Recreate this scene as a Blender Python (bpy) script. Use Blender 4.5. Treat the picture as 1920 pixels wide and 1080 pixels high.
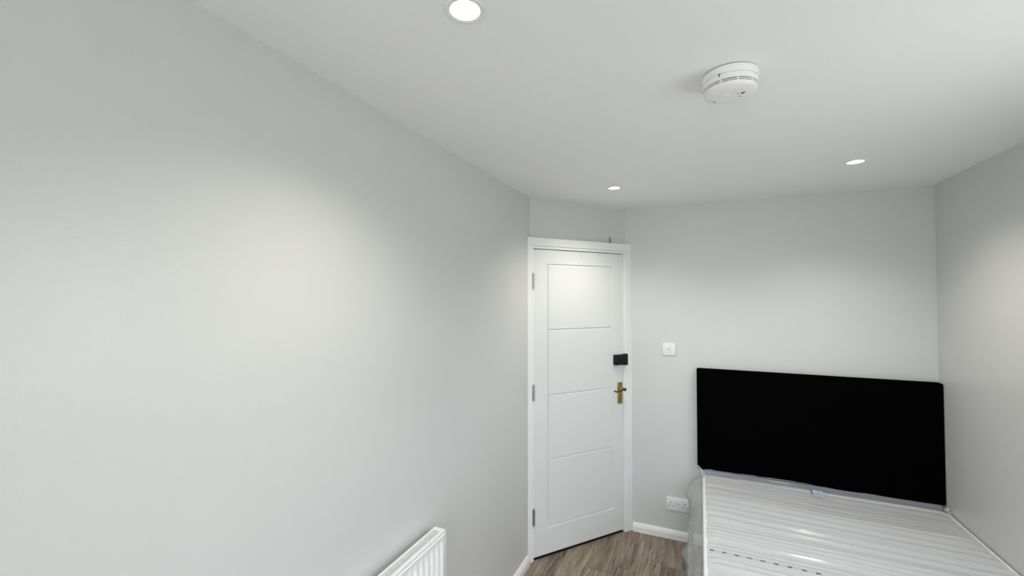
import bpy, bmesh, math, random
from mathutils import Vector, Matrix, noise

for o in list(bpy.data.objects):
    bpy.data.objects.remove(o, do_unlink=True)
scene = bpy.context.scene
COL = scene.collection
R = math.radians

# ------------------------------------------------------------------ room size
XL, XR = -1.0015, 1.224          # left / right wall faces
YB, YF = 3.18, -2.60             # back wall / rear (window) wall faces
H = 2.305                        # ceiling
CAMZ = 1.6607
WT = 0.12                        # wall thickness

# ------------------------------------------------------------------ camera
cam_d = bpy.data.cameras.new('camera')
cam_d.sensor_width = 36.0
cam_d.sensor_fit = 'HORIZONTAL'
cam_d.lens = 799.3 / 1920 * 36.0
cam_d.clip_start = 0.02
cam = bpy.data.objects.new('camera', cam_d)
COL.objects.link(cam)
cam.location = (0, 0, CAMZ)
cam.rotation_euler = (R(90 + 1.352), 0, R(23.85))
scene.camera = cam

# ------------------------------------------------------------------ sky, added window light, exposure
SKY_STRENGTH = 7.7
LAMP_W = 25.0
SPOT = 131
LAMP_COLOUR = (1.0, 0.935, 0.85)
EXPOSURE = 0.20
world = bpy.data.worlds.new('sky')
scene.world = world
world.use_nodes = True
bg = world.node_tree.nodes['Background']
# overcast sky above the horizon, duller ground below it
wn, wl = world.node_tree.nodes, world.node_tree.links
w_tc = wn.new('ShaderNodeTexCoord')
w_sep = wn.new('ShaderNodeSeparateXYZ')
w_ramp = wn.new('ShaderNodeValToRGB')
w_ramp.color_ramp.elements[0].position = 0.47
w_ramp.color_ramp.elements[0].color = (0.56, 0.57, 0.56, 1)
w_ramp.color_ramp.elements[1].position = 0.53
w_ramp.color_ramp.elements[1].color = (0.80, 0.88, 1.0, 1)
w_map = wn.new('ShaderNodeMapRange')
w_map.inputs['From Min'].default_value = -1.0
wl.new(w_tc.outputs['Generated'], w_sep.inputs[0])
wl.new(w_sep.outputs['Z'], w_map.inputs['Value'])
wl.new(w_map.outputs[0], w_ramp.inputs['Fac'])
wl.new(w_ramp.outputs['Color'], bg.inputs['Color'])
bg.inputs['Strength'].default_value = SKY_STRENGTH

ADDED_WINDOWS = [('right', 0.60, 1.50, 1.00, 2.02), ('rear', -0.90, 1.05, 0.40, 2.22)]   # added windows: wall, from, to, sill, head
for side, a0, a1, b0, b1 in ADDED_WINDOWS:
    pl = bpy.data.lights.new('window_portal', 'AREA')
    pl.shape = 'RECTANGLE'
    pl.size, pl.size_y = a1 - a0, b1 - b0
    pl.cycles.is_portal = True
    po = bpy.data.objects.new('window_portal', pl)
    COL.objects.link(po)
    if side == 'right':
        po.location = (XR + WT + 0.02, (a0 + a1) / 2, (b0 + b1) / 2)
        po.rotation_euler = (R(90), 0, R(90))
    else:
        po.location = ((a0 + a1) / 2, YF - WT - 0.02, (b0 + b1) / 2)
        po.rotation_euler = (R(90), 0, R(180))

vs = scene.view_settings
vs.view_transform = 'Standard'
vs.look = 'None'
vs.gamma = 1.0
vs.use_curve_mapping = False
vs.exposure = EXPOSURE

# ------------------------------------------------------------------ materials
def new_mat(name):
    m = bpy.data.materials.new(name)
    m.use_nodes = True
    nt = m.node_tree
    b = nt.nodes['Principled BSDF']
    return m, nt, b

def plain(name, col, rough=0.5, metal=0.0, spec=0.5, bump=None, var=0.0):
    m, nt, b = new_mat(name)
    b.inputs['Base Color'].default_value = (*col, 1)
    b.inputs['Roughness'].default_value = rough
    b.inputs['Metallic'].default_value = metal
    b.inputs['Specular IOR Level'].default_value = spec
    tc = nt.nodes.new('ShaderNodeTexCoord')
    if var:
        n = nt.nodes.new('ShaderNodeTexNoise')
        n.inputs['Scale'].default_value = 6.0
        n.inputs['Detail'].default_value = 4.0
        nt.links.new(tc.outputs['Object'], n.inputs['Vector'])
        mx = nt.nodes.new('ShaderNodeMix')
        mx.data_type = 'RGBA'
        mx.inputs[6].default_value = (*[c * (1 - var) for c in col], 1)
        mx.inputs[7].default_value = (*[min(1, c * (1 + var)) for c in col], 1)
        nt.links.new(n.outputs['Fac'], mx.inputs[0])
        nt.links.new(mx.outputs[2], b.inputs['Base Color'])
    if bump:
        sc, st, dist = bump
        n = nt.nodes.new('ShaderNodeTexNoise')
        n.inputs['Scale'].default_value = sc
        n.inputs['Detail'].default_value = 4.0
        nt.links.new(tc.outputs['Object'], n.inputs['Vector'])
        bp = nt.nodes.new('ShaderNodeBump')
        bp.inputs['Strength'].default_value = st
        bp.inputs['Distance'].default_value = dist
        nt.links.new(n.outputs['Fac'], bp.inputs['Height'])
        nt.links.new(bp.outputs['Normal'], b.inputs['Normal'])
    return m

M = {}
M['wall'] = plain('wall_paint', (0.668, 0.671, 0.655), 0.29, spec=0.42, bump=(260, 0.12, 0.002), var=0.012)
M['ceiling'] = plain('ceiling_paint', (0.925, 0.925, 0.92), 0.85, spec=0.2, bump=(180, 0.08, 0.002))
M['trim'] = plain('trim_gloss', (0.90, 0.905, 0.90), 0.30, var=0.01)
M['door'] = plain('door_paint', (0.81, 0.825, 0.81), 0.38, var=0.01)
M['rad'] = plain('radiator_enamel', (0.90, 0.90, 0.89), 0.28, var=0.01)
M['dark'] = plain('dark_inside', (0.03, 0.03, 0.03), 0.8)
M['plastic'] = plain('white_plastic', (0.86, 0.86, 0.86), 0.30, var=0.01)
M['cream'] = plain('detector_plastic', (0.90, 0.885, 0.87), 0.42, var=0.01)
M['slot'] = plain('grey_slot', (0.16, 0.15, 0.15), 0.7)
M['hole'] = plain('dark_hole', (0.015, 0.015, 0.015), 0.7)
M['mark'] = plain('grey_mark', (0.40, 0.40, 0.41), 0.6)
M['black'] = plain('black_lock_plastic', (0.010, 0.011, 0.013), 0.5, spec=0.25, var=0.1)
M['brass'] = plain('polished_brass', (0.50, 0.41, 0.15), 0.24, metal=1.0, var=0.05)
M['bronze'] = plain('dark_bronze', (0.055, 0.04, 0.028), 0.30, metal=0.6, var=0.1)
M['steel'] = plain('hinge_steel', (0.55, 0.55, 0.53), 0.32, metal=1.0, var=0.1)
M['velvet'] = plain('black_fabric', (0.0018, 0.0018, 0.002), 1.0, spec=0.0, bump=(700, 0.2, 0.001))
M['mattress'] = plain('mattress_fabric', (0.74, 0.75, 0.77), 0.8, spec=0.2, bump=(350, 0.15, 0.001))
M['tape'] = plain('edge_tape', (0.88, 0.88, 0.89), 0.6, bump=(500, 0.2, 0.001))
M['base'] = plain('divan_fabric', (0.16, 0.17, 0.18), 0.9, var=0.1)
M['ink'] = plain('dark_print', (0.02, 0.02, 0.025), 0.7)
M['blue'] = plain('blue_label_print', (0.09, 0.17, 0.40), 0.6)
M['label'] = plain('pale_blue_label', (0.62, 0.72, 0.88), 0.5)
M['pvc'] = plain('window_pvc', (0.85, 0.86, 0.87), 0.3)

m, nt, b = new_mat('lamp_glow')
b.inputs['Base Color'].default_value = (0.9, 0.9, 0.9, 1)
b.inputs['Emission Color'].default_value = (1.0, 0.92, 0.78, 1)
b.inputs['Emission Strength'].default_value = 4.0
M['glow'] = m

m, nt, b = new_mat('window_glass')
out = nt.nodes['Material Output']
tr = nt.nodes.new('ShaderNodeBsdfTransparent')
tr.inputs['Color'].default_value = (0.95, 0.97, 0.97, 1)
gl = nt.nodes.new('ShaderNodeBsdfGlossy')
gl.inputs['Roughness'].default_value = 0.02
mx = nt.nodes.new('ShaderNodeMixShader')
mx.inputs[0].default_value = 0.06
nt.links.new(tr.outputs[0], mx.inputs[1])
nt.links.new(gl.outputs[0], mx.inputs[2])
nt.links.new(mx.outputs[0], out.inputs['Surface'])
M['glass'] = m

# clear wrinkled polythene: see-through film with a milky, glossy skin
m, nt, b = new_mat('polythene_film')
b.inputs['Base Color'].default_value = (0.70, 0.725, 0.75, 1)
b.inputs['Roughness'].default_value = 0.16
b.inputs['Specular IOR Level'].default_value = 0.6
b.inputs['Alpha'].default_value = 0.46
M['film'] = m
m = m.copy()
m.name = 'polythene_film_loose'
bb = m.node_tree.nodes['Principled BSDF']
bb.inputs['Alpha'].default_value = 0.42
bb.inputs['Base Color'].default_value = (0.55, 0.58, 0.60, 1)
M['film_loose'] = m

m = m.copy()
m.name = 'polythene_film_edge'
bb = m.node_tree.nodes['Principled BSDF']
bb.inputs['Alpha'].default_value = 0.20
bb.inputs['Base Color'].default_value = (0.60, 0.66, 0.74, 1)
M['film_edge'] = m

# wood-effect plank: long grain, cathedral figures, tone per plank
m, nt, b = new_mat('wood_effect_plank')
N = nt.nodes.new
L = nt.links.new
tc = N('ShaderNodeTexCoord')
oi = N('ShaderNodeObjectInfo')
mul = N('ShaderNodeVectorMath'); mul.operation = 'SCALE'
comb = N('ShaderNodeCombineXYZ')
L(oi.outputs['Random'], comb.inputs[0]); L(oi.outputs['Random'], comb.inputs[1])
L(comb.outputs[0], mul.inputs[0]); mul.inputs['Scale'].default_value = 37.0
add = N('ShaderNodeVectorMath'); add.operation = 'ADD'
L(tc.outputs['Object'], add.inputs[0]); L(mul.outputs[0], add.inputs[1])
mp = N('ShaderNodeMapping'); mp.inputs['Scale'].default_value = (1.0, 0.11, 1.0)
L(add.outputs[0], mp.inputs['Vector'])
n1 = N('ShaderNodeTexNoise'); n1.inputs['Scale'].default_value = 34; n1.inputs['Detail'].default_value = 6; n1.inputs['Roughness'].default_value = 0.65
L(mp.outputs[0], n1.inputs['Vector'])
n2 = N('ShaderNodeTexNoise'); n2.inputs['Scale'].default_value = 9; n2.inputs['Detail'].default_value = 3; n2.inputs['Distortion'].default_value = 0.6
L(mp.outputs[0], n2.inputs['Vector'])
mpw = N('ShaderNodeMapping'); mpw.inputs['Scale'].default_value = (1.0, 0.22, 1.0)
L(add.outputs[0], mpw.inputs['Vector'])
wv = N('ShaderNodeTexWave'); wv.wave_type = 'BANDS'; wv.bands_direction = 'X'
wv.inputs['Scale'].default_value = 14; wv.inputs['Distortion'].default_value = 14; wv.inputs['Detail'].default_value = 2.5; wv.inputs['Detail Scale'].default_value = 1.1
L(mpw.outputs[0], wv.inputs['Vector'])
r1 = N('ShaderNodeValToRGB')
r1.color_ramp.elements[0].position = 0.36; r1.color_ramp.elements[0].color = (0.105, 0.078, 0.054, 1)
r1.color_ramp.elements[1].position = 0.66; r1.color_ramp.elements[1].color = (0.46, 0.40, 0.315, 1)
e = r1.color_ramp.elements.new(0.5); e.color = (0.275, 0.225, 0.168, 1)
ma = N('ShaderNodeMath'); ma.operation = 'MULTIPLY_ADD'; ma.inputs[1].default_value = 0.55
mb_ = N('ShaderNodeMath'); mb_.operation = 'MULTIPLY'; mb_.inputs[1].default_value = 0.45
L(n2.outputs['Fac'], mb_.inputs[0]); L(n1.outputs['Fac'], ma.inputs[0]); L(mb_.outputs[0], ma.inputs[2])
L(ma.outputs[0], r1.inputs['Fac'])
rw = N('ShaderNodeValToRGB')
rw.color_ramp.elements[0].position = 0.0; rw.color_ramp.elements[0].color = (0.38, 0.35, 0.33, 1)
rw.color_ramp.elements[1].position = 0.28; rw.color_ramp.elements[1].color = (1, 1, 1, 1)
L(wv.outputs['Fac'], rw.inputs['Fac'])
# cathedral figures only in patches
n3 = N('ShaderNodeTexNoise'); n3.inputs['Scale'].default_value = 7; n3.inputs['Detail'].default_value = 1
mp3 = N('ShaderNodeMapping'); mp3.inputs['Scale'].default_value = (1.6, 0.25, 1.0)
L(add.outputs[0], mp3.inputs['Vector']); L(mp3.outputs[0], n3.inputs['Vector'])
r3 = N('ShaderNodeValToRGB'); r3.color_ramp.elements[0].position = 0.50; r3.color_ramp.elements[1].position = 0.60
L(n3.outputs['Fac'], r3.inputs['Fac'])
mxa = N('ShaderNodeMix'); mxa.data_type = 'RGBA'; mxa.blend_type = 'MULTIPLY'
L(r3.outputs['Color'], mxa.inputs[0]); L(r1.outputs['Color'], mxa.inputs[6]); L(rw.outputs['Color'], mxa.inputs[7])
hsv = N('ShaderNodeHueSaturation')
mr = N('ShaderNodeMapRange'); mr.inputs['To Min'].default_value = 0.84; mr.inputs['To Max'].default_value = 0.97
L(oi.outputs['Random'], mr.inputs['Value']); L(mr.outputs[0], hsv.inputs['Value']); L(mxa.outputs[2], hsv.inputs['Color'])
L(hsv.outputs['Color'], b.inputs['Base Color'])
b.inputs['Roughness'].default_value = 0.5
b.inputs['Specular IOR Level'].default_value = 0.35
bp = N('ShaderNodeBump'); bp.inputs['Strength'].default_value = 0.15; bp.inputs['Distance'].default_value = 0.001
L(n1.outputs['Fac'], bp.inputs['Height']); L(bp.outputs['Normal'], b.inputs['Normal'])
M['plank'] = m

# ------------------------------------------------------------------ mesh helpers
def bm_new():
    return bmesh.new()

def box(bm, x0, x1, y0, y1, z0, z1, bevel=0.0, seg=2):
    t = bmesh.new()
    bmesh.ops.create_cube(t, size=1.0)
    for v in t.verts:
        v.co = Vector(((x0 + x1) / 2 + v.co.x * (x1 - x0), (y0 + y1) / 2 + v.co.y * (y1 - y0), (z0 + z1) / 2 + v.co.z * (z1 - z0)))
    if bevel:
        bmesh.ops.bevel(t, geom=t.edges[:], offset=bevel, segments=seg, profile=0.5, affect='EDGES')
    merge(bm, t)
    return bm

def merge(bm, t):
    me = bpy.data.meshes.new('tmp')
    t.to_mesh(me); t.free()
    bm.from_mesh(me)
    bpy.data.meshes.remove(me)

def prism(bm, pts, z0, z1):
    """polygon pts (x, y) extruded in z"""
    lo = [bm.verts.new((x, y, z0)) for x, y in pts]
    hi = [bm.verts.new((x, y, z1)) for x, y in pts]
    n = len(pts)
    bm.faces.new(lo); bm.faces.new(hi)
    for i in range(n):
        bm.faces.new((lo[i], lo[(i + 1) % n], hi[(i + 1) % n], hi[i]))
    bmesh.ops.recalc_face_normals(bm, faces=bm.faces[:])
    return bm

def sweep(bm, prof, a, bpt, inward):
    """profile (d, z) pushed from a to bpt (2d points); d measured along inward"""
    A = Vector((a[0], a[1], 0)); B = Vector((bpt[0], bpt[1], 0)); I = Vector((inward[0], inward[1], 0))
    r0 = [bm.verts.new(A + I * d + Vector((0, 0, z))) for d, z in prof]
    r1 = [bm.verts.new(B + I * d + Vector((0, 0, z))) for d, z in prof]
    n = len(prof)
    bm.faces.new(r0); bm.faces.new(r1)
    for i in range(n):
        bm.faces.new((r0[i], r0[(i + 1) % n], r1[(i + 1) % n], r1[i]))
    bmesh.ops.recalc_face_normals(bm, faces=bm.faces[:])
    return bm

def lathe(bm, prof, seg=48, cx=0, cy=0, caps=True):
    """prof: list of (r, z); solid of revolution about z"""
    rings = []
    for r, z in prof:
        if r < 1e-6:
            rings.append([bm.verts.new((cx, cy, z))])
        else:
            rings.append([bm.verts.new((cx + r * math.cos(2 * math.pi * i / seg), cy + r * math.sin(2 * math.pi * i / seg), z)) for i in range(seg)])
    for a, c in zip(rings[:-1], rings[1:]):
        for i in range(seg):
            j = (i + 1) % seg
            if len(a) == 1 and len(c) == 1:
                continue
            if len(a) == 1:
                bm.faces.new((a[0], c[i], c[j]))
            elif len(c) == 1:
                bm.faces.new((a[i], a[j], c[0]))
            else:
                bm.faces.new((a[i], a[j], c[j], c[i]))
    bmesh.ops.recalc_face_normals(bm, faces=bm.faces[:])
    return bm

def tube(bm, pts, rad, seg=10, caps=True):
    pts = [Vector(p) for p in pts]
    rads = rad if isinstance(rad, (list, tuple)) else [rad] * len(pts)
    rings = []
    up = Vector((0, 0, 1))
    for i, p in enumerate(pts):
        t = (pts[min(i + 1, len(pts) - 1)] - pts[max(i - 1, 0)]).normalized()
        ref = up if abs(t.dot(up)) < 0.95 else Vector((1, 0, 0))
        s = t.cross(ref).normalized(); u = s.cross(t)
        rings.append([bm.verts.new(p + (s * math.cos(2 * math.pi * k / seg) + u * math.sin(2 * math.pi * k / seg)) * rads[i]) for k in range(seg)])
    for a, c in zip(rings[:-1], rings[1:]):
        for k in range(seg):
            bm.faces.new((a[k], a[(k + 1) % seg], c[(k + 1) % seg], c[k]))
    if caps:
        bm.faces.new(rings[0]); bm.faces.new(rings[-1])
    bmesh.ops.recalc_face_normals(bm, faces=bm.faces[:])
    return bm

def obj(name, bm, mat, parent=None, smooth=False, loc=None, rot=None):
    me = bpy.data.meshes.new(name)
    bm.to_mesh(me); bm.free()
    me.materials.append(M[mat] if isinstance(mat, str) else mat)
    if smooth:
        me.polygons.foreach_set('use_smooth', [True] * len(me.polygons))
        try:
            me.set_sharp_from_angle(angle=R(35))
        except Exception:
            pass
    o = bpy.data.objects.new(name, me)
    COL.objects.link(o)
    if parent: o.parent = parent
    if loc: o.location = loc
    if rot: o.rotation_euler = rot
    return o

def link_copy(name, me, parent, loc, rot=None):
    o = bpy.data.objects.new(name, me)
    COL.objects.link(o)
    o.parent = parent
    o.location = loc
    if rot: o.rotation_euler = rot
    return o

def tag(o, label, cat, group=None, kind=None):
    o['label'] = label
    o['category'] = cat
    if group: o['group'] = group
    if kind: o['kind'] = kind
    return o

def empty(name, loc=(0, 0, 0), rotz=0.0):
    o = bpy.data.objects.new(name, None)
    o.empty_display_size = 0.05
    COL.objects.link(o)
    o.location = loc
    o.rotation_euler = (0, 0, rotz)
    return o

# ------------------------------------------------------------------ the room shell
C1 = (XL, 2.55)                  # left wall meets door wall
C2 = (-0.5035, YB)               # door wall meets back wall

tag(obj('wall_left', box(bm_new(), XL - WT, XL, YF - WT, C1[1], 0, H), 'wall'),
    'pale grey satin painted wall running along the left, above the radiator', 'wall', kind='structure')
tag(obj('wall_back', box(bm_new(), C2[0], XR + WT, YB, YB + WT, 0, H), 'wall'),
    'pale grey painted wall behind the black headboard and the light switch', 'wall', kind='structure')
bm = bm_new()
_, y0, y1, z0, z1 = ADDED_WINDOWS[0]
box(bm, XR, XR + WT, YF - WT, y0, 0, H)
box(bm, XR, XR + WT, y1, YB, 0, H)
box(bm, XR, XR + WT, y0, y1, 0, z0)
box(bm, XR, XR + WT, y0, y1, z1, H)
tag(obj('wall_right', bm, 'wall'), 'pale grey painted wall along the right side of the bed', 'wall', kind='structure')
bm = bm_new()
_, x0, x1, z0, z1 = ADDED_WINDOWS[1]
box(bm, XL, x0, YF - WT, YF, 0, H)
box(bm, x1, XR, YF - WT, YF, 0, H)
box(bm, x0, x1, YF - WT, YF, 0, z0)
box(bm, x0, x1, YF - WT, YF, z1, H)
tag(obj('wall_rear', bm, 'wall'), 'pale grey wall with an added wide window, behind the camera', 'wall', kind='structure')

# assumed windows, out of view, added to light the room
def make_added_window(name, loc, rz, ww, wh, label):
    win = tag(empty(name, loc, rz), label, 'window', kind='structure')
    bm = bm_new()
    box(bm, -ww / 2, ww / 2, -0.035, 0.035, 0, 0.06); box(bm, -ww / 2, ww / 2, -0.035, 0.035, wh - 0.06, wh)
    box(bm, -ww / 2, -ww / 2 + 0.06, -0.035, 0.035, 0.06, wh - 0.06); box(bm, ww / 2 - 0.06, ww / 2, -0.035, 0.035, 0.06, wh - 0.06)
    box(bm, -0.035, 0.035, -0.035, 0.035, 0.06, wh - 0.06)
    obj('window_frame', bm, 'pvc', win)
    for s in (-1, 1):
        a, c = sorted((s * 0.035, s * (ww / 2 - 0.06)))
        obj('pane', box(bm_new(), a, c, -0.003, 0.003, 0.06, wh - 0.06), 'glass', win)
    obj('window_sill', box(bm_new(), -ww / 2 - 0.04, ww / 2 + 0.04, WT / 2 + 0.001, WT / 2 + 0.03, -0.03, -0.004, 0.004), 'pvc', win)
_, a0, a1, b0, b1 = ADDED_WINDOWS[0]
make_added_window('added_window_1', (XR + WT / 2, (a0 + a1) / 2, b0), R(90), a1 - a0, b1 - b0, 'added unseen window with white frame and two panes over the foot of the bed')  # unseen, put in and sized for daylight on the left wall
_, a0, a1, b0, b1 = ADDED_WINDOWS[1]
make_added_window('added_window_2', ((a0 + a1) / 2, YF - WT / 2, b0), 0.0, a1 - a0, b1 - b0, 'added unseen wide window with white frame in the wall behind the camera')  # unseen, assumed and sized to even out the daylight

# ceiling with real openings for the downlights
LAMPS = [(-0.475, 0.815), (-0.454, 2.506), (0.675, 2.483), (0.675, 0.82), (-0.475, -0.86), (0.675, -0.86)]
HOLE_R = 0.036
def ceiling_mesh():
    bm = bm_new()
    hs = 0.06
    xs = sorted({XL - WT, XR + WT} | {round(x + s * hs, 4) for x, y in LAMPS for s in (-1, 1)})
    ys = sorted({YF - WT, YB + WT} | {round(y + s * hs, 4) for x, y in LAMPS for s in (-1, 1)})
    cache = {}
    def V(x, y, z=H):
        k = (round(x, 5), round(y, 5), round(z, 5))
        if k not in cache: cache[k] = bm.verts.new((x, y, z))
        return cache[k]
    for a, c in zip(xs[:-1], xs[1:]):
        for p, q in zip(ys[:-1], ys[1:]):
            bm.faces.new((V(a, p), V(a, q), V(c, q), V(c, p)))
    # cut the holes: delete everything under a lamp's square and refill with a ring
    for lx, ly in LAMPS:
        dele = [f for f in bm.faces if abs(f.calc_center_median().x - lx) < hs and abs(f.calc_center_median().y - ly) < hs]
        bmesh.ops.delete(bm, geom=dele, context='FACES_ONLY')
        sq_e = [e_ for e_ in bm.edges if e_.is_valid and abs((e_.verts[0].co.x + e_.verts[1].co.x) / 2 - lx) < hs + 1e-4 and abs((e_.verts[0].co.y + e_.verts[1].co.y) / 2 - ly) < hs + 1e-4]
        loose = [e_ for e_ in sq_e if not e_.link_faces]
        border = [e_ for e_ in sq_e if len(e_.link_faces) == 1]
        if loose: bmesh.ops.delete(bm, geom=loose, context='EDGES')
        # ordered border loop
        bv = {v for e_ in border for v in e_.verts}
        bv = sorted(bv, key=lambda v: math.atan2(v.co.y - ly, v.co.x - lx))
        n = 48
        circ = [bm.verts.new((lx + HOLE_R * math.cos(-math.pi + 2 * math.pi * i / n), ly + HOLE_R * math.sin(-math.pi + 2 * math.pi * i / n), H)) for i in range(n)]
        # fill between border and circle, walking both by angle
        angs_b = [math.atan2(v.co.y - ly, v.co.x - lx) for v in bv]
        nb = len(bv)
        def circ_idx(a): return int(round((a + math.pi) / (2 * math.pi) * n)) % n
        for i in range(nb):
            j = (i + 1) % nb
            ia, ja = circ_idx(angs_b[i]), circ_idx(angs_b[j])
            k = ia; fan = [circ[k]]
            while k != ja:
                k = (k + 1) % n; fan.append(circ[k])
            mid = len(fan) // 2
            for t in range(len(fan) - 1):
                bm.faces.new((bv[i] if t < mid else bv[j], fan[t + 1], fan[t]))
            bm.faces.new((bv[i], bv[j], fan[mid]))
        # tube up into the slab
        up = [bm.verts.new((v.co.x, v.co.y, H + 0.05)) for v in circ]
        for k in range(n):
            bm.faces.new((circ[k], circ[(k + 1) % n], up[(k + 1) % n], up[k]))
        bm.faces.new(up)
    bmesh.ops.recalc_face_normals(bm, faces=bm.faces[:])
    box(bm, XL - WT, XR + WT, YF - WT, YB + WT, H + 0.06, H + 0.16)
    return bm
tag(obj('ceiling', ceiling_mesh(), 'ceiling'), 'flat white painted ceiling with recessed downlights', 'ceiling', kind='structure')

# floor: wood-effect planks running toward the back wall
fl = obj('floor', box(bm_new(), XL - WT, XR + WT, YF - WT, YB + WT, -0.06, -0.007), 'dark')
tag(fl, 'brown grey wood effect plank floor in front of the door', 'floor', kind='structure')
PW, PL = 0.152, 0.914
bm = bm_new(); box(bm, 0, PW - 0.0006, 0, PL - 0.0006, -0.007, 0.0, 0.0005, 1)
pm = bpy.data.meshes.new('plank'); bm.to_mesh(pm); bm.free(); pm.materials.append(M['plank'])
rng = random.Random(4)
px = XL - WT
row = 0
while px < XR + WT:
    py = YF - WT - rng.random() * PL
    while py < YB + WT + 0.02:
        link_copy('plank', pm, fl, (px, py, 0))
        py += PL
    px += PW; row += 1

# skirting boards
SK = [(0, 0), (0.016, 0), (0.016, 0.036), (0.0135, 0.041), (0.0135, 0.045), (0.010, 0.052), (0.0065, 0.058), (0.005, 0.061), (0, 0.061)]
tag(obj('baseboard_left', sweep(bm_new(), SK, (XL, YF), (XL, 2.503), (1, 0)), 'trim'),
    'white moulded skirting board at the foot of the left wall beside the door', 'skirting board', kind='structure')
tag(obj('baseboard_back', sweep(bm_new(), SK, (-0.4565, YB), (XR - 0.017, YB), (0, -1)), 'trim'),
    'white moulded skirting board under the wall socket', 'skirting board', kind='structure')
tag(obj('baseboard_right', sweep(bm_new(), SK, (XR, YF), (XR, YB), (-1, 0)), 'trim'),
    'white moulded skirting board hidden behind the bed on the right', 'skirting board', kind='structure')

# ------------------------------------------------------------------ door wall, frame and door (local x along the door, y into the wall)
DO = (-1.0015, 2.508, 0.0)
DR = math.atan2(0.672, 0.5438)
dw = tag(obj('wall_door', bm_new(), 'wall', loc=DO, rot=(0, 0, DR)), 'narrow angled grey wall section above the white door', 'wall', kind='structure')
bm = bm_new()
prism(bm, [(0.0326, 0.0264), (0.8356, 0.0356), (0.8356, 0.2), (0.0326, 0.2)], 2.0, H)
prism(bm, [(0.0326, 0.0264), (0.0326, 0.2), (-0.0429, 0.2), (-0.0429, 0.1197)], 0, H)
prism(bm, [(0.8356, 0.0356), (0.9289, 0.1111), (0.9289, 0.2), (0.8356, 0.2)], 0, H)
box(bm, -0.05, 0.935, 0.2, 0.24, 0, H)
bm.to_mesh(dw.data); bm.free()

fr = tag(empty('trim_1', DO, DR), 'white glossy door frame and architrave around the panelled door', 'door frame', kind='structure')
FT = 2.0503
def bev(bm, off=0.0015):
    es = [e_ for e_ in bm.edges if len(e_.link_faces) == 2 and e_.calc_face_angle(0) > 0.4]
    bmesh.ops.bevel(bm, geom=es, offset=off, segments=2, profile=0.5, affect='EDGES')
    return bm
obj('architrave', bev(prism(bm_new(), [(0.0005, 0.0), (0.030, 0.0), (0.0315, 0.004), (0.0315, 0.0255)], 0, FT - 0.052)), 'trim', fr)
obj('architrave', bev(prism(bm_new(), [(0.804, 0.004), (0.8065, 0.0), (0.8635, 0.0005), (0.8358, 0.0350), (0.804, 0.0350)], 0, FT - 0.0525)), 'trim', fr)
obj('architrave', bev(prism(bm_new(), [(0.0005, 0.0), (0.8635, 0.0), (0.836, 0.0350), (0.033, 0.0260)], FT - 0.0520, FT)), 'trim', fr)
bm = bm_new(); box(bm, 0.0325, 0.0455, 0.005, 0.15, 0, 1.9795, 0.001)
obj('door_lining', bm, 'trim', fr)
obj('door_lining', box(bm_new(), 0.7905, 0.8035, 0.005, 0.15, 0, 1.9795, 0.001), 'trim', fr)
obj('door_lining', box(bm_new(), 0.0325, 0.8035, 0.005, 0.15, 1.980, 1.9975, 0.001), 'trim', fr)
bm = bm_new()
box(bm, 0.046, 0.060, 0.054, 0.075, 0, 1.979); box(bm, 0.776, 0.790, 0.054, 0.075, 0, 1.979); box(bm, 0.060, 0.776, 0.054, 0.075, 1.965, 1.979)
obj('door_stop', bm, 'trim', fr)
obj('door_gap_shade', box(bm_new(), 0.0455, 0.7905, 0.016, 0.15, 0, 0.004, 0.001), 'hole', fr)  # near-black strip standing in for the shadow under the door

dr = tag(empty('door_1', DO, DR), 'white four-panel door with brass lever handle and black rim lock', 'door', kind='structure')
LU0, LU1, LZ0, LZ1 = 0.0475, 0.7885, 0.019, 1.9755
YL = 0.012                       # face of the leaf
PU0, PU1 = 0.159, 0.688
PZ = [0.193, 0.616, 1.031, 1.455, 1.879]
G = 0.0030                       # half width of the moulded groove
bm = bm_new()
box(bm, LU0, LU1, YL + 0.0072, YL + 0.040, LZ0, LZ1)
leaf = obj('door_leaf', bm, 'door', dr)
# moulded face: one ring of stiles and rails, then four panels, grooves between them
def chamfered_rect(bm, a, c, z0, z1, y0, y1, side, bot, top):
    """panel with its face at y0 and chamfered edges falling to y1"""
    f = [bm.verts.new(p) for p in ((a + side, y0, z0 + bot), (c - side, y0, z0 + bot), (c - side, y0, z1 - top), (a + side, y0, z1 - top))]
    k = [bm.verts.new(p) for p in ((a, y1, z0), (c, y1, z0), (c, y1, z1), (a, y1, z1))]
    bm.faces.new(f)
    for i in range(4):
        bm.faces.new((f[i], f[(i + 1) % 4], k[(i + 1) % 4], k[i]))
    bmesh.ops.recalc_face_normals(bm, faces=bm.faces[:])
    for fc in bm.faces:
        if fc.normal.y > 0.2: fc.normal_flip()
    return bm
bm = bm_new()
CH = 0.0035
o_ = [bm.verts.new(p) for p in ((LU0, YL, LZ0), (LU1, YL, LZ0), (LU1, YL, LZ1), (LU0, YL, LZ1))]
ob = [bm.verts.new((v.co.x, YL + 0.0075, v.co.z)) for v in o_]
gi = G + CH
i_ = [bm.verts.new(p) for p in ((PU0 - gi, YL, PZ[0] - gi - 0.004), (PU1 + gi, YL, PZ[0] - gi - 0.004), (PU1 + gi, YL, PZ[4] + gi), (PU0 - gi, YL, PZ[4] + gi))]
ib = [bm.verts.new(p) for p in ((PU0 - G, YL + 0.0068, PZ[0] - G), (PU1 + G, YL + 0.0068, PZ[0] - G), (PU1 + G, YL + 0.0068, PZ[4] + G), (PU0 - G, YL + 0.0068, PZ[4] + G))]
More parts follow.
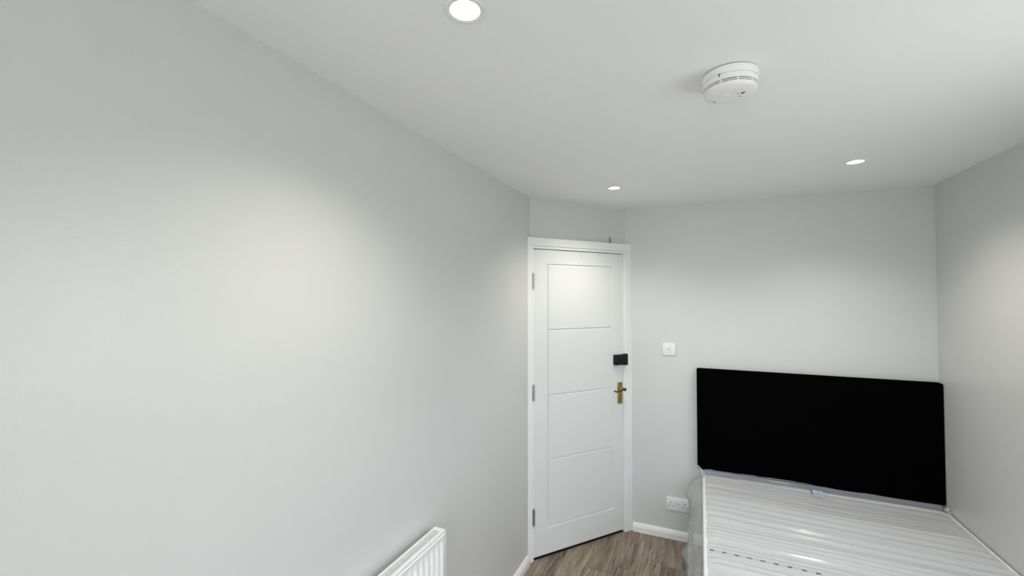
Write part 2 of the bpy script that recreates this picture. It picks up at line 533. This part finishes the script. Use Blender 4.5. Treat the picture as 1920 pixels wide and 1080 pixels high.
for k in range(4):
    j = (k + 1) % 4
    bm.faces.new((o_[k], o_[j], i_[j], i_[k]))
    bm.faces.new((i_[k], i_[j], ib[j], ib[k]))
    bm.faces.new((o_[j], o_[k], ob[k], ob[j]))
obj('face_frame', bm, 'door', leaf)
for a, c in zip(PZ[:-1], PZ[1:]):
    obj('panel', chamfered_rect(bm_new(), PU0 + G * 0.5, PU1 - G * 0.5, a + G * 0.5, c - G * 0.5, YL, YL + 0.0068, CH, 0.0012, 0.0075), 'door', leaf)
for u, z in ((0.4213, 1.9439), (0.579, 1.9635)):
    bm = bm_new(); lathe(bm, [(0, 0.0), (0.0032, 0.0), (0.0032, 0.0012), (0, 0.0012)], 12)
    obj('screw_hole', bm, 'mark', leaf, loc=(u, YL - 0.0004, z), rot=(R(90), 0, 0))
for u, z in ((0.160, 1.9865),):
    bm = bm_new(); lathe(bm, [(0, 0.0), (0.0022, 0.0), (0.0022, 0.0012), (0, 0.0012)], 12)
    obj('nail_hole', bm, 'mark', fr, loc=(u, 0.0046, z), rot=(R(90), 0, 0))

# hinges
for hz in (1.768, 1.058, 0.276):
    h = obj('hinge', tube(bm_new(), [(0.0462, -0.0005, hz - 0.051), (0.0462, -0.0005, hz + 0.051)], 0.0052, 14), 'steel', dr, smooth=True)
    for k in range(4):
        zz = hz - 0.051 + 0.0204 * (k + 1)
        obj('knuckle_gap', tube(bm_new(), [(0.0462, -0.0005, zz - 0.0007), (0.0462, -0.0005, zz + 0.0007)], 0.0055, 14), 'slot', h)
    obj('hinge_plate', box(bm_new(), 0.0375, 0.0455, 0.0030, 0.0048, hz - 0.051, hz + 0.051), 'steel', h)
    obj('hinge_plate', box(bm_new(), 0.0477, 0.0530, 0.0104, 0.0119, hz - 0.051, hz + 0.051), 'steel', h)
    for dz in (-0.035, 0.0, 0.035):
        obj('screw', lathe(bm_new(), [(0, 0.0), (0.0024, 0.0), (0.0024, 0.001), (0, 0.001)], 12), 'hole', h, loc=(0.0412, 0.0031, hz + dz), rot=(R(90), 0, 0))

# brass lever handle
hd = obj('door_handle', box(bm_new(), 0.737, 0.782, 0.006, YL, 0.911, 1.062, 0.0022, 2), 'brass', dr, smooth=True)
hd['label'] = 'polished brass lever handle on a long backplate'
obj('plate_rim', box(bm_new(), 0.7405, 0.7785, 0.0045, 0.0065, 0.9145, 1.0585, 0.0015, 2), 'brass', hd, smooth=True)
bm = bm_new(); lathe(bm, [(0, 0), (0.0135, 0), (0.0135, 0.004), (0.010, 0.008), (0.0085, 0.022), (0.0095, 0.030), (0, 0.033)], 24)
obj('handle_neck', bm, 'brass', hd, smooth=True, loc=(0.762, 0.006, 1.016), rot=(R(90), 0, 0))
bm = bm_new()
tube(bm, [(0.774, -0.030, 1.016), (0.762, -0.031, 1.017), (0.742, -0.034, 1.015), (0.720, -0.037, 1.010), (0.698, -0.038, 1.008), (0.680, -0.037, 1.010), (0.668, -0.035, 1.015)],
     [0.0085, 0.0085, 0.0058, 0.0050, 0.0052, 0.0050, 0.0038], 14)
obj('lever', bm, 'bronze', hd, smooth=True)
bm = bm_new(); lathe(bm, [(0, -0.011), (0.006, -0.0095), (0.0105, -0.004), (0.0115, 0), (0.0105, 0.004), (0.006, 0.0095), (0, 0.011)], 20)
obj('lever_boss', bm, 'bronze', hd, smooth=True, loc=(0.768, -0.033, 1.016), rot=(R(90), 0, 0))
for z in (0.922, 1.051):
    obj('screw', lathe(bm_new(), [(0, 0.0), (0.0028, 0.0), (0.0028, 0.001), (0, 0.001)], 12), 'bronze', hd, loc=(0.7595, 0.0048, z), rot=(R(90), 0, 0))

# black rim lock and its keep on the frame
lk = obj('rim_lock', box(bm_new(), 0.700, 0.770, -0.018, YL, 1.187, 1.259, 0.004, 3), 'black', dr, smooth=True)
lk['label'] = 'black rim lock case with a round thumb turn'
bm = bm_new(); lathe(bm, [(0, 0), (0.015, 0), (0.015, 0.004), (0.012, 0.006), (0, 0.006)], 28)
obj('thumb_turn_rose', bm, 'black', lk, smooth=True, loc=(0.747, -0.018, 1.224), rot=(R(90), 0, 0))
obj('thumb_turn', box(bm_new(), 0.7425, 0.7515, -0.034, -0.023, 1.211, 1.237, 0.002), 'black', lk, smooth=True)
obj('snib', box(bm_new(), 0.712, 0.728, -0.022, -0.0175, 1.213, 1.235, 0.0015), 'black', lk, smooth=True)
kp = obj('lock_keep', box(bm_new(), 0.7715, 0.8105, -0.021, 0.003, 1.184, 1.263, 0.004, 3), 'black', dr, smooth=True)
obj('latch_bolt', box(bm_new(), 0.769, 0.775, -0.012, 0.002, 1.207, 1.239), 'steel', kp)

# thin black pin above the frame
pin = obj('pin', tube(bm_new(), [(0, 0, 0), (0.0008, 0, 0.025), (-0.0006, 0, 0.044)], [0.0030, 0.0029, 0.0022], 10), 'hole', smooth=True)
c, s = math.cos(DR), math.sin(DR)
pu, pv = 0.681, 0.016
pin.location = (DO[0] + pu * c - pv * s, DO[1] + pu * s + pv * c, FT)
tag(pin, 'short thin black pin standing on top of the white door frame', 'pin')

# ------------------------------------------------------------------ downlights
LBL = ['round recessed downlight nearest the camera, cut by the top of the photo',
       'small recessed ceiling downlight close to the door',
       'small recessed ceiling downlight above the black headboard',
       'recessed ceiling downlight over the foot of the bed, outside the photo',
       'recessed ceiling downlight behind the camera on the left, outside the photo',
       'recessed ceiling downlight behind the camera on the right, outside the photo']
for (lx, ly), lab in zip(LAMPS, LBL):
    d = tag(empty('downlight', (lx, ly, H)), lab, 'downlight', 'recessed ceiling downlights')
    bm = bm_new()
    lathe(bm, [(0.0350, -0.0004), (0.0455, -0.0004), (0.0455, -0.0022), (0.0435, -0.0040), (0.0385, -0.0042), (0.0345, -0.0030), (0.0315, 0.003), (0.0268, 0.0120), (0.0268, 0.0185), (0.0350, 0.0185), (0.0350, -0.0004)], 48)
    obj('trim_ring', bm, 'plastic', d, smooth=True)
    bm = bm_new(); lathe(bm, [(0, 0.0085), (0.011, 0.0088), (0.020, 0.0098), (0.0266, 0.0120), (0.0266, 0.0180), (0, 0.0180)], 40)
    obj('lens', bm, 'glow', d, smooth=True)
    ld = bpy.data.lights.new('lamp', 'SPOT')
    ld.spot_size = R(SPOT); ld.spot_blend = 1.0; ld.shadow_soft_size = 0.024
    ld.energy = LAMP_W; ld.color = LAMP_COLOUR
    lo = bpy.data.objects.new('lamp', ld); COL.objects.link(lo)
    lo.parent = d; lo.location = (0, 0, -0.004)

# ------------------------------------------------------------------ smoke detector
SX, SY = 0.083, 1.368
sd = tag(empty('smoke_detector', (SX, SY, H), R(20)), 'round white smoke alarm on the ceiling', 'smoke alarm')
obj('base_plate', lathe(bm_new(), [(0, -0.0015), (0.072, -0.0015), (0.0745, -0.004), (0.0745, -0.020), (0.073, -0.023), (0, -0.023)], 64), 'cream', sd, smooth=True)
obj('body', lathe(bm_new(), [(0, -0.023), (0.0700, -0.023), (0.0715, -0.0245), (0.0722, -0.036), (0.0712, -0.0395), (0, -0.0395)], 64), 'cream', sd, smooth=True)
obj('vent_slot', lathe(bm_new(), [(0, -0.0395), (0.0675, -0.0395), (0.0675, -0.0425), (0, -0.0425)], 64), 'slot', sd)
obj('vent_ring', lathe(bm_new(), [(0, -0.0425), (0.0705, -0.0425), (0.0705, -0.0448), (0, -0.0448)], 64), 'cream', sd, smooth=True)
obj('vent_slot', lathe(bm_new(), [(0, -0.0448), (0.0670, -0.0448), (0.0670, -0.0472), (0, -0.0472)], 64), 'slot', sd)
cov = obj('cover', lathe(bm_new(), [(0, -0.0472), (0.0700, -0.0472), (0.0700, -0.0498), (0.067, -0.0540), (0.058, -0.0580), (0.034, -0.0600), (0, -0.0606)], 64), 'cream', sd, smooth=True)
for k in range(10):              # bridges across the slots
    a = 2 * math.pi * k / 10 + 0.2
    obj('bridge', box(bm_new(), 0.060, 0.0698, -0.0018, 0.0018, -0.0473, -0.0394), 'cream', sd, rot=(0, 0, a))
obj('ceiling_gap', lathe(bm_new(), [(0, 0.0), (0.0715, 0.0), (0.0715, -0.0016), (0, -0.0016)], 64), 'slot', sd)
obj('test_button', lathe(bm_new(), [(0, -0.0600), (0.014, -0.0600), (0.014, -0.0612), (0.0125, -0.0618), (0, -0.0620)], 32), 'cream', cov, smooth=True, loc=(-0.012, 0.004, 0))
def world_local(dx, dy):         # room-axis offset into the detector's turned axes
    a = -R(20)
    return dx * math.cos(a) - dy * math.sin(a), dx * math.sin(a) + dy * math.cos(a)
for dx, dy, w, l, mt in ((0.030, -0.006, 0.0035, 0.006, 'hole'), (0.0345, -0.0065, 0.0035, 0.0075, 'hole'), (0.020, -0.008, 0.0032, 0.0032, 'slot'), (0.027, 0.014, 0.0030, 0.0030, 'slot'), (-0.040, 0.026, 0.0030, 0.0030, 'slot')):
    lx_, ly_ = world_local(dx, dy)
    obj('sensor_hole', box(bm_new(), -w / 2, w / 2, -l / 2, l / 2, -0.0612, -0.0575), mt, cov, loc=(lx_, ly_, 0.0), rot=(0, 0, 0.2))
lx_, ly_ = world_local(-0.030, -0.0665)
obj('release_slot', box(bm_new(), -0.001, 0.001, -0.0015, 0.0015, -0.030, -0.022), 'slot', sd, loc=(lx_ * 1.005, ly_ * 1.005, 0))

# ------------------------------------------------------------------ radiator on the left wall
RX0, RX1 = -0.9705, -0.920       # back / front
RY0, RY1 = 0.44, 1.440
RZ0, RZ1 = 0.160, 0.757
rd = tag(empty('radiator', ((RX0 + RX1) / 2, (RY0 + RY1) / 2, 0)), 'white fluted panel radiator with slotted top grille on the left wall', 'radiator')
ox, oy = (RX0 + RX1) / 2, (RY0 + RY1) / 2
def rbox(bm, x0, x1, y0, y1, z0, z1, bv=0.0): return box(bm, x0 - ox, x1 - ox, y0 - oy, y1 - oy, z0, z1, bv)
# fluted front panel
def fluted(xf, sgn=1):
    bm = bm_new()
    pitch = 1 / 30.0
    n = 30
    ys = []
    prof = []
    y = RY0 + 0.004
    cols = []
    N_ = 16
    for i in range(n):
        for k in range(N_):
            t = k / N_
            yy = RY0 + 0.006 + (RY1 - RY0 - 0.012) * (i + t) / n
            d = 0.0
            if 0.30 < t < 0.70: d = 0.0
            f = abs(t - 0.5) * 2                    # 0 mid of the channel, 1 between channels
            d = 0.006 * (1 - min(1, max(0, (f - 0.42) / 0.24)))
            cols.append((yy, d))
    cols.append((RY1 - 0.006, 0.0))
    zs = [(RZ0, 0), (RZ0 + 0.045, 0), (RZ0 + 0.055, 1), (RZ1 - 0.062, 1), (RZ1 - 0.050, 0), (RZ1 - 0.016, 0), (RZ1 - 0.010, -0.25), (RZ1 - 0.004, -0.5)]
    g = [[bm.verts.new((xf + sgn * (d * s - (0.004 if s >= 0 else 0.004 - 0.0 * s)) - ox, yy - oy, z)) for z, s in zs] for yy, d in cols]
    gb = [[bm.verts.new((xf - sgn * 0.012 - ox, yy - oy, z)) for z, s in zs] for yy, d in (cols[0], cols[-1])]
    for i in range(len(g) - 1):
        for j in range(len(zs) - 1):
            bm.faces.new((g[i][j], g[i + 1][j], g[i + 1][j + 1], g[i][j + 1]))
    bm.faces.new([gb[0][0], gb[1][0], gb[1][-1], gb[0][-1]])
    bmesh.ops.recalc_face_normals(bm, faces=bm.faces[:])
    return bm
obj('front_panel', fluted(RX1), 'rad', rd, smooth=True)
obj('top_roll', tube(bm_new(), [(RX1 - 0.0030 - ox, RY0 + 0.004 - oy, RZ1 - 0.0175), (RX1 - 0.0030 - ox, RY1 - 0.004 - oy, RZ1 - 0.0175)], 0.0042, 12), 'rad', rd, smooth=True)
obj('back_panel', rbox(bm_new(), RX0 + 0.004, RX0 + 0.012, RY0 + 0.006, RY1 - 0.006, RZ0, RZ1 - 0.01), 'rad', rd)
for ya, yb in ((RY0, RY0 + 0.003), (RY1 - 0.003, RY1)):
    obj('side_panel', rbox(bm_new(), RX0, RX1, ya, yb, RZ0 + 0.005, RZ1, 0.0008), 'rad', rd)
# top grille: two rails, end plates and cross bars
gt = obj('top_grille', rbox(rbox(rbox(rbox(bm_new(), RX0, RX0 + 0.009, RY0 + 0.003, RY1 - 0.003, RZ1 - 0.006, RZ1, 0.001),
     RX1 - 0.0125, RX1, RY0 + 0.003, RY1 - 0.003, RZ1 - 0.006, RZ1, 0.001), RX0 + 0.009, RX1 - 0.0125, RY0 + 0.003, RY0 + 0.024, RZ1 - 0.004, RZ1 - 0.0002),
     RX0 + 0.009, RX1 - 0.0125, RY1 - 0.024, RY1 - 0.003, RZ1 - 0.004, RZ1 - 0.0002), 'rad', rd)
bm = rbox(bm_new(), RX0 + 0.009, RX1 - 0.0125, oy - 0.0017, oy + 0.0017, RZ1 - 0.0016, RZ1 - 0.0003)
bar = bpy.data.meshes.new('grille_bar'); bm.to_mesh(bar); bm.free(); bar.materials.append(M['rad'])
nb = 146
for i in range(1, nb):
    link_copy('grille_bar', bar, gt, (0, RY0 + 0.024 + (RY1 - RY0 - 0.048) * i / nb - oy, 0))
obj('convector_shade', rbox(bm_new(), RX0 + 0.013, RX1 - 0.016, RY0 + 0.02, RY1 - 0.02, RZ0 + 0.03, RZ1 - 0.012), 'hole', rd)  # solid block, coloured near black as the shade under the grille slots
for yy in (RY0 + 0.15, RY1 - 0.15):
    obj('wall_bracket', rbox(bm_new(), XL + 0.0005, RX0 + 0.005, yy - 0.02, yy + 0.02, RZ0 + 0.1, RZ1 - 0.12), 'rad', rd)
for yy in (RY0 - 0.025, RY1 + 0.025):
    pz = RZ0 + 0.03
    bm = tube(bm_new(), [(0, yy - oy, 0.0), (0, yy - oy, pz + 0.02)], 0.0075, 14)
    tube(bm, [(0, yy - oy, pz), (0, (yy + (0.03 if yy < oy else -0.03)) - oy, pz)], 0.009, 14)
    v = obj('valve', bm, 'plastic', rd, smooth=True)
    obj('valve_cap', tube(bm_new(), [(0, yy - oy, pz + 0.018), (0, yy - oy, pz + 0.055)], [0.016, 0.014], 20), 'plastic', v, smooth=True)

# ------------------------------------------------------------------ switch and socket on the back wall
sw = tag(empty('light_switch', (-0.2047, YB, 1.3045)), 'square white light switch on the grey wall beside the door', 'light switch')
obj('face_plate', box(bm_new(), -0.0435, 0.0435, -0.0095, -0.0003, -0.0428, 0.0428, 0.003, 3), 'plastic', sw, smooth=True)
rk = obj('rocker', box(bm_new(), -0.011, 0.011, -0.0125, -0.009, -0.017, 0.017, 0.0015, 2), 'plastic', sw, smooth=True, rot=(R(-3), 0, 0))
for dx in (-0.0045, 0.0045):
    obj('symbol', box(bm_new(), dx - 0.0032, dx + 0.0032, -0.0131, -0.0122, -0.001, 0.006), 'mark', rk)
obj('indicator', box(bm_new(), -0.004, 0.004, -0.0129, -0.0122, -0.011, -0.0085), 'mark', rk)

so = tag(empty('wall_socket', (-0.157, YB, 0.2385)), 'white double power socket low on the wall beside the mattress', 'power socket')
obj('face_plate', box(bm_new(), -0.073, 0.073, -0.0095, -0.0003, -0.043, 0.043, 0.003, 3), 'plastic', so, smooth=True)
for s_ in (-1, 1):
    cx = s_ * 0.046
    obj('earth_slot', box(bm_new(), cx - 0.0022, cx + 0.0022, -0.0101, -0.009, 0.006, 0.0145), 'hole', so)
    for dx in (-0.011, 0.011):
        obj('pin_slot', box(bm_new(), cx + dx - 0.0034, cx + dx + 0.0034, -0.0101, -0.009, -0.0135, -0.0095), 'hole', so)
    rk = obj('rocker', box(bm_new(), s_ * 0.0105 - 0.0075, s_ * 0.0105 + 0.0075, -0.0125, -0.009, 0.000, 0.024, 0.0015, 2), 'plastic', so, smooth=True, rot=(R(4), 0, 0))
    obj('symbol', box(bm_new(), s_ * 0.0105 - 0.004, s_ * 0.0105 + 0.004, -0.0131, -0.0122, 0.006, 0.011), 'mark', rk)
obj('screw_cap', lathe(bm_new(), [(0, 0), (0.003, 0), (0.003, 0.0006), (0, 0.0006)], 12), 'mark', so, loc=(-0.030 - 0.036, -0.0094, 0), rot=(R(90), 0, 0))

# ------------------------------------------------------------------ bed
BX0, BX1 = 0.000, 1.2175
BY0, BY1 = 1.20, 3.10
BZ = 0.500                       # top of the mattress
hb = tag(empty('headboard', (0.597, YB, 0.52)), 'plain black padded headboard against the back wall', 'headboard')
obj('pad', box(bm_new(), -0.626, 0.6255, -0.058, -0.006, 0, 0.668, 0.010, 3), 'velvet', hb, smooth=True)
obj('backing_board', box(bm_new(), -0.615, 0.615, -0.006, -0.0005, 0.01, 0.655), 'dark', hb)
obj('wall_cleat', box(bm_new(), -0.35, 0.35, -0.0062, -0.0004, 0.42, 0.50), 'dark', hb)

db = tag(empty('divan_base', ((BX0 + BX1) / 2, (BY0 + BY1) / 2, 0)), 'grey fabric bed base beneath the wrapped mattress', 'bed base')
hw, hl = (BX1 - BX0) / 2, (BY1 - BY0) / 2
obj('body', box(bm_new(), -hw + 0.012, hw - 0.012, -hl + 0.01, hl - 0.01, 0.05, 0.255, 0.008, 2), 'base', db, smooth=True)
for sx_ in (-1, 1):
    for sy_ in (-1, 1):
        obj('castor', tube(bm_new(), [(sx_ * (hw - 0.08) - 0.012, sy_ * (hl - 0.1), 0.026), (sx_ * (hw - 0.08) + 0.012, sy_ * (hl - 0.1), 0.026)], 0.026, 20), 'hole', db, smooth=True)

mt = tag(empty('mattress', ((BX0 + BX1) / 2, (BY0 + BY1) / 2, 0.257)), 'white mattress still wrapped in clear wrinkled plastic', 'mattress')
mz = BZ - 0.257
obj('body', box(bm_new(), -hw + 0.004, hw - 0.004, -hl + 0.004, hl - 0.004, 0, mz - 0.004, 0.022, 4), 'mattress', mt, smooth=True)
def rounded_loop(w, l, r, z, n=6):
    pts = []
    for cx_, cy_, a0 in ((w - r, l - r, 0), (-w + r, l - r, 90), (-w + r, -l + r, 180), (w - r, -l + r, 270)):
        for k in range(n + 1):
            a = R(a0 + 90 * k / n)
            pts.append((cx_ + r * math.cos(a), cy_ + r * math.sin(a), z))
    return pts + pts[:1]
for z in (0.016, mz - 0.010):
    obj('edge_tape', tube(bm_new(), rounded_loop(hw - 0.013, hl - 0.013, 0.04, z), 0.0125, 12, caps=False), 'tape', mt, smooth=True)

# plastic wrap: continuous skin from the left side over the top to the right side, pleated across the bed
def pleat(x, y):
    """height of the film over the mattress top (metres)"""
    skew = 0.030 * noise.noise(Vector((x * 0.8, y * 0.9, 3.1))) + 0.010 * noise.noise(Vector((x * 1.9, y * 2.6, 6.1)))
    yy = y + skew + 0.02 * x
    a = noise.noise(Vector((x * 0.22, yy * 15.0, 0.0)))
    b2 = noise.noise(Vector((x * 0.45 + 9, yy * 33.0, 5.0)))
    c2 = noise.noise(Vector((x * 0.9 + 4, yy * 80.0, 8.0)))
    rid = (1 - abs(a)) ** 2.5
    return 0.0062 + 0.0150 * (rid - 0.4) + 0.0066 * b2 + 0.0012 * c2

def wrap_mesh():
    bm = bm_new()
    # cross section: (x, z, nx, nz) from left lower edge up, over, down
    sec = []
    r = 0.020
    for k in range(7):
        sec.append((-hw - 0.003, mz * (0.15 + 0.70 * k / 6), -1, 0))
    for k in range(1, 7):
        a = R(180 - 90 * k / 7)
        sec.append((-hw - 0.003 + r + r * math.cos(a), mz - r + r * math.sin(a), math.cos(a), math.sin(a)))
    nx = 70
    for k in range(nx + 1):
        sec.append((-hw - 0.003 + r + (2 * hw + 0.003 - 2 * r) * k / nx, mz, 0, 1))
    for k in range(1, 7):
        a = R(90 - 90 * k / 7)
        sec.append((hw - r + r * math.cos(a), mz - r + r * math.sin(a), math.cos(a), math.sin(a)))
    ny = 560
    ya, yb = -hl - 0.002, hl - 0.018
    grid = []
    for j in range(ny + 1):
        y = ya + (yb - ya) * j / ny
        rowv = []
        for (x, z, ax, az) in sec:
            h = pleat(x, y)
            if az == 1:
                edge = min(1.0, (x + hw) / 0.05, (hw - x) / 0.08)
                h = 0.0015 + (h - 0.0015) * max(0.15, edge)
                rowv.append(bm.verts.new((x, y, z - 0.001 + h)))
            elif ax < -0.5 and az < 0.6:
                w_ = noise.noise(Vector((z * 9, y * 14, 2.0)))
                rowv.append(bm.verts.new((x - 0.002 - 0.004 * abs(w_), y, z)))
            else:
                rowv.append(bm.verts.new((min(x + ax * 0.002, hw + 0.003), y, z - 0.001 + az * 0.002)))
        grid.append(rowv)
    for a, c in zip(grid[:-1], grid[1:]):
        for i in range(len(sec) - 1):
            bm.faces.new((a[i], a[i + 1], c[i + 1], c[i]))
    # loose end gathered up against the headboard
    last = grid[-1]
    prev = last
    steps = 7
    for st in range(1, steps + 1):
        t = st / steps
        cur = []
        for i, v in enumerate(last):
            x = v.co.x
            if v.co.z < mz - 0.02:
                cur.append(bm.verts.new((v.co.x, v.co.y + 0.016 * t, v.co.z)))
                continue
            u = (x + hw) / (2 * hw)
            hh = 0.032 + 0.010 * noise.noise(Vector((x * 3.2, 0.0, 7.7))) + 0.007 * noise.noise(Vector((x * 13, 0.0, 1.7)))
            hh *= 1.0 - 0.38 * u
            hh = max(0.006, hh)
            wob = 0.004 * noise.noise(Vector((x * 11, t * 3, 5.0)))
            cur.append(bm.verts.new((x, v.co.y + 0.020 * math.sin(t * 1.5) + wob * t, v.co.z + hh * t ** 1.3)))
        for i in range(len(sec) - 1):
            fc = bm.faces.new((prev[i], prev[i + 1], cur[i + 1], cur[i]))
            fc.material_index = 1
        prev = cur
    bmesh.ops.recalc_face_normals(bm, faces=bm.faces[:])
    return bm
wrap = obj('plastic_wrap', wrap_mesh(), 'film', mt, smooth=False)
wrap.data.materials.append(M['film_edge'])
wrap.data.polygons.foreach_set('use_smooth', [True] * len(wrap.data.polygons))
wrap['label'] = 'clear wrinkled polythene wrap with a row of small dark print'

# loose skirt of plastic hanging down the left side of the bed
def flap_mesh():
    bm = bm_new()
    ny, nt_ = 150, 44
    grid = []
    for j in range(ny + 1):
        y = -hl + (2 * hl - 0.004) * j / ny
        wy = y + (BY0 + BY1) / 2
        rowv = []
        for k in range(nt_ + 1):
            t = k / nt_
            z = 0.225 - 0.43 * t                       # local z, down to just above the floor
            belly = 0.060 * min(1.0, t / 0.16) ** 0.6
            head = max(0.0, 1 - abs(wy - 3.02) / 0.10)
            belly += 0.035 * head * math.exp(-((t - 0.22) / 0.12) ** 2)
            fin = max(0.0, 1 - abs(wy - 2.66) / 0.11)
            belly += 0.052 * fin * max(0.0, 1 - abs(t - 0.66) / 0.22)
            ruf = 0.016 * noise.noise(Vector((wy * 13, z * 7, 0.3))) + 0.010 * noise.noise(Vector((wy * 30, z * 22, 4.0))) + 0.004 * noise.noise(Vector((wy * 60, z * 50, 2.0)))
            x = -hw - 0.006 - belly - ruf * min(1.0, t / 0.1)
            rowv.append(bm.verts.new((min(x, -hw - 0.007), y + 0.012 * noise.noise(Vector((wy * 9, z * 9, 9.0))), z)))
        grid.append(rowv)
    for a, c in zip(grid[:-1], grid[1:]):
        for k in range(nt_):
            bm.faces.new((a[k], a[k + 1], c[k + 1], c[k]))
    bmesh.ops.recalc_face_normals(bm, faces=bm.faces[:])
    return bm
fp = obj('plastic_flap', flap_mesh(), 'film_loose', mt)
fp.data.polygons.foreach_set('use_smooth', [True] * len(fp.data.polygons))

# gathered corner tufts of the wrap
def tuft(pts, widths, yawv):
    bm = bm_new()
    prev = None
    for (p, w_) in zip(pts, widths):
        ring = []
        for k in range(5):
            s_ = k / 4 - 0.5
            ring.append(bm.verts.new((p[0] + s_ * w_ * yawv[0], p[1] + s_ * w_ * yawv[1] + 0.25 * w_ * math.cos(k * 2.6), p[2] + 0.002 * math.sin(k * 3))))
        if prev:
            for k in range(4):
                bm.faces.new((prev[k], prev[k + 1], ring[k + 1], ring[k]))
        prev = ring
    return bm
obj('wrap_tuft', tuft([(-hw + 0.012, hl - 0.03, mz - 0.002), (-hw - 0.002, hl - 0.03, mz + 0.022), (-hw - 0.012, hl - 0.028, mz + 0.045), (-hw - 0.026, hl - 0.026, mz + 0.062), (-hw - 0.036, hl - 0.026, mz + 0.075)], [0.045, 0.034, 0.026, 0.014, 0.004], (1, 0.2)), 'film', mt)
obj('wrap_tuft', tuft([(hw - 0.022, hl - 0.035, mz - 0.004), (hw - 0.004, hl - 0.035, mz + 0.008), (hw - 0.020, hl - 0.035, mz + 0.020), (hw - 0.010, hl - 0.033, mz + 0.035)], [0.012, 0.014, 0.020, 0.004], (1, 0.1)), 'film', mt)

# printed marks on the film: one row across the bed, each a tight run of small strokes
cxm, cym = (BX0 + BX1) / 2, (BY0 + BY1) / 2
rng = random.Random(7)
for k in range(24):
    xx = 0.028 + 0.0503 * k
    yy = 2.178 - 0.0015 * k
    bm = bm_new()
    xo = 0
    for g in range(4):
        w_ = 0.0032 + 0.001 * rng.random()
        base = pleat(xx + xo - cxm, yy - cym)
        box(bm, xo, xo + w_, -0.004 + 0.001 * rng.random(), 0.004, 0, 0.0004)
        box(bm, xo + w_ * 0.3, xo + w_ + 0.0012, -0.001, 0.0012, 0, 0.0004)
        xo += 0.0045
    hmax = max(pleat(xx + q * 0.004 - cxm, yy + s_ * 0.004 - cym) for q in range(5) for s_ in (-1, 0, 1))
    obj('printed_mark', bm, 'ink', wrap, loc=(xx - cxm, yy - cym, mz - 0.001 + hmax + 0.0006))
# pale blue label near the headboard
lx_, ly_ = 0.614 - cxm, 3.036 - cym
hmax = max(pleat(lx_ + a * 0.03, ly_ + c_ * 0.03) for a in (-1, 0, 1) for c_ in (-1, -0.5, 0, 0.5, 1))
lb = obj('label', box(bm_new(), -0.028, 0.028, -0.034, 0.034, 0, 0.0006), 'label', mt, loc=(lx_, ly_, mz + hmax), rot=(R(4), 0, R(-6)))
lb['label'] = 'pale blue and white paper label under the headboard'
obj('printed_band', box(bm_new(), -0.028, 0.020, -0.012, -0.006, 0.0006, 0.0010), 'blue', lb)
obj('printed_band', box(bm_new(), -0.028, -0.022, -0.034, 0.034, 0.0006, 0.0010), 'blue', lb)
obj('printed_band', box(bm_new(), 0.004, 0.010, 0.008, 0.020, 0.0006, 0.0010), 'blue', lb)
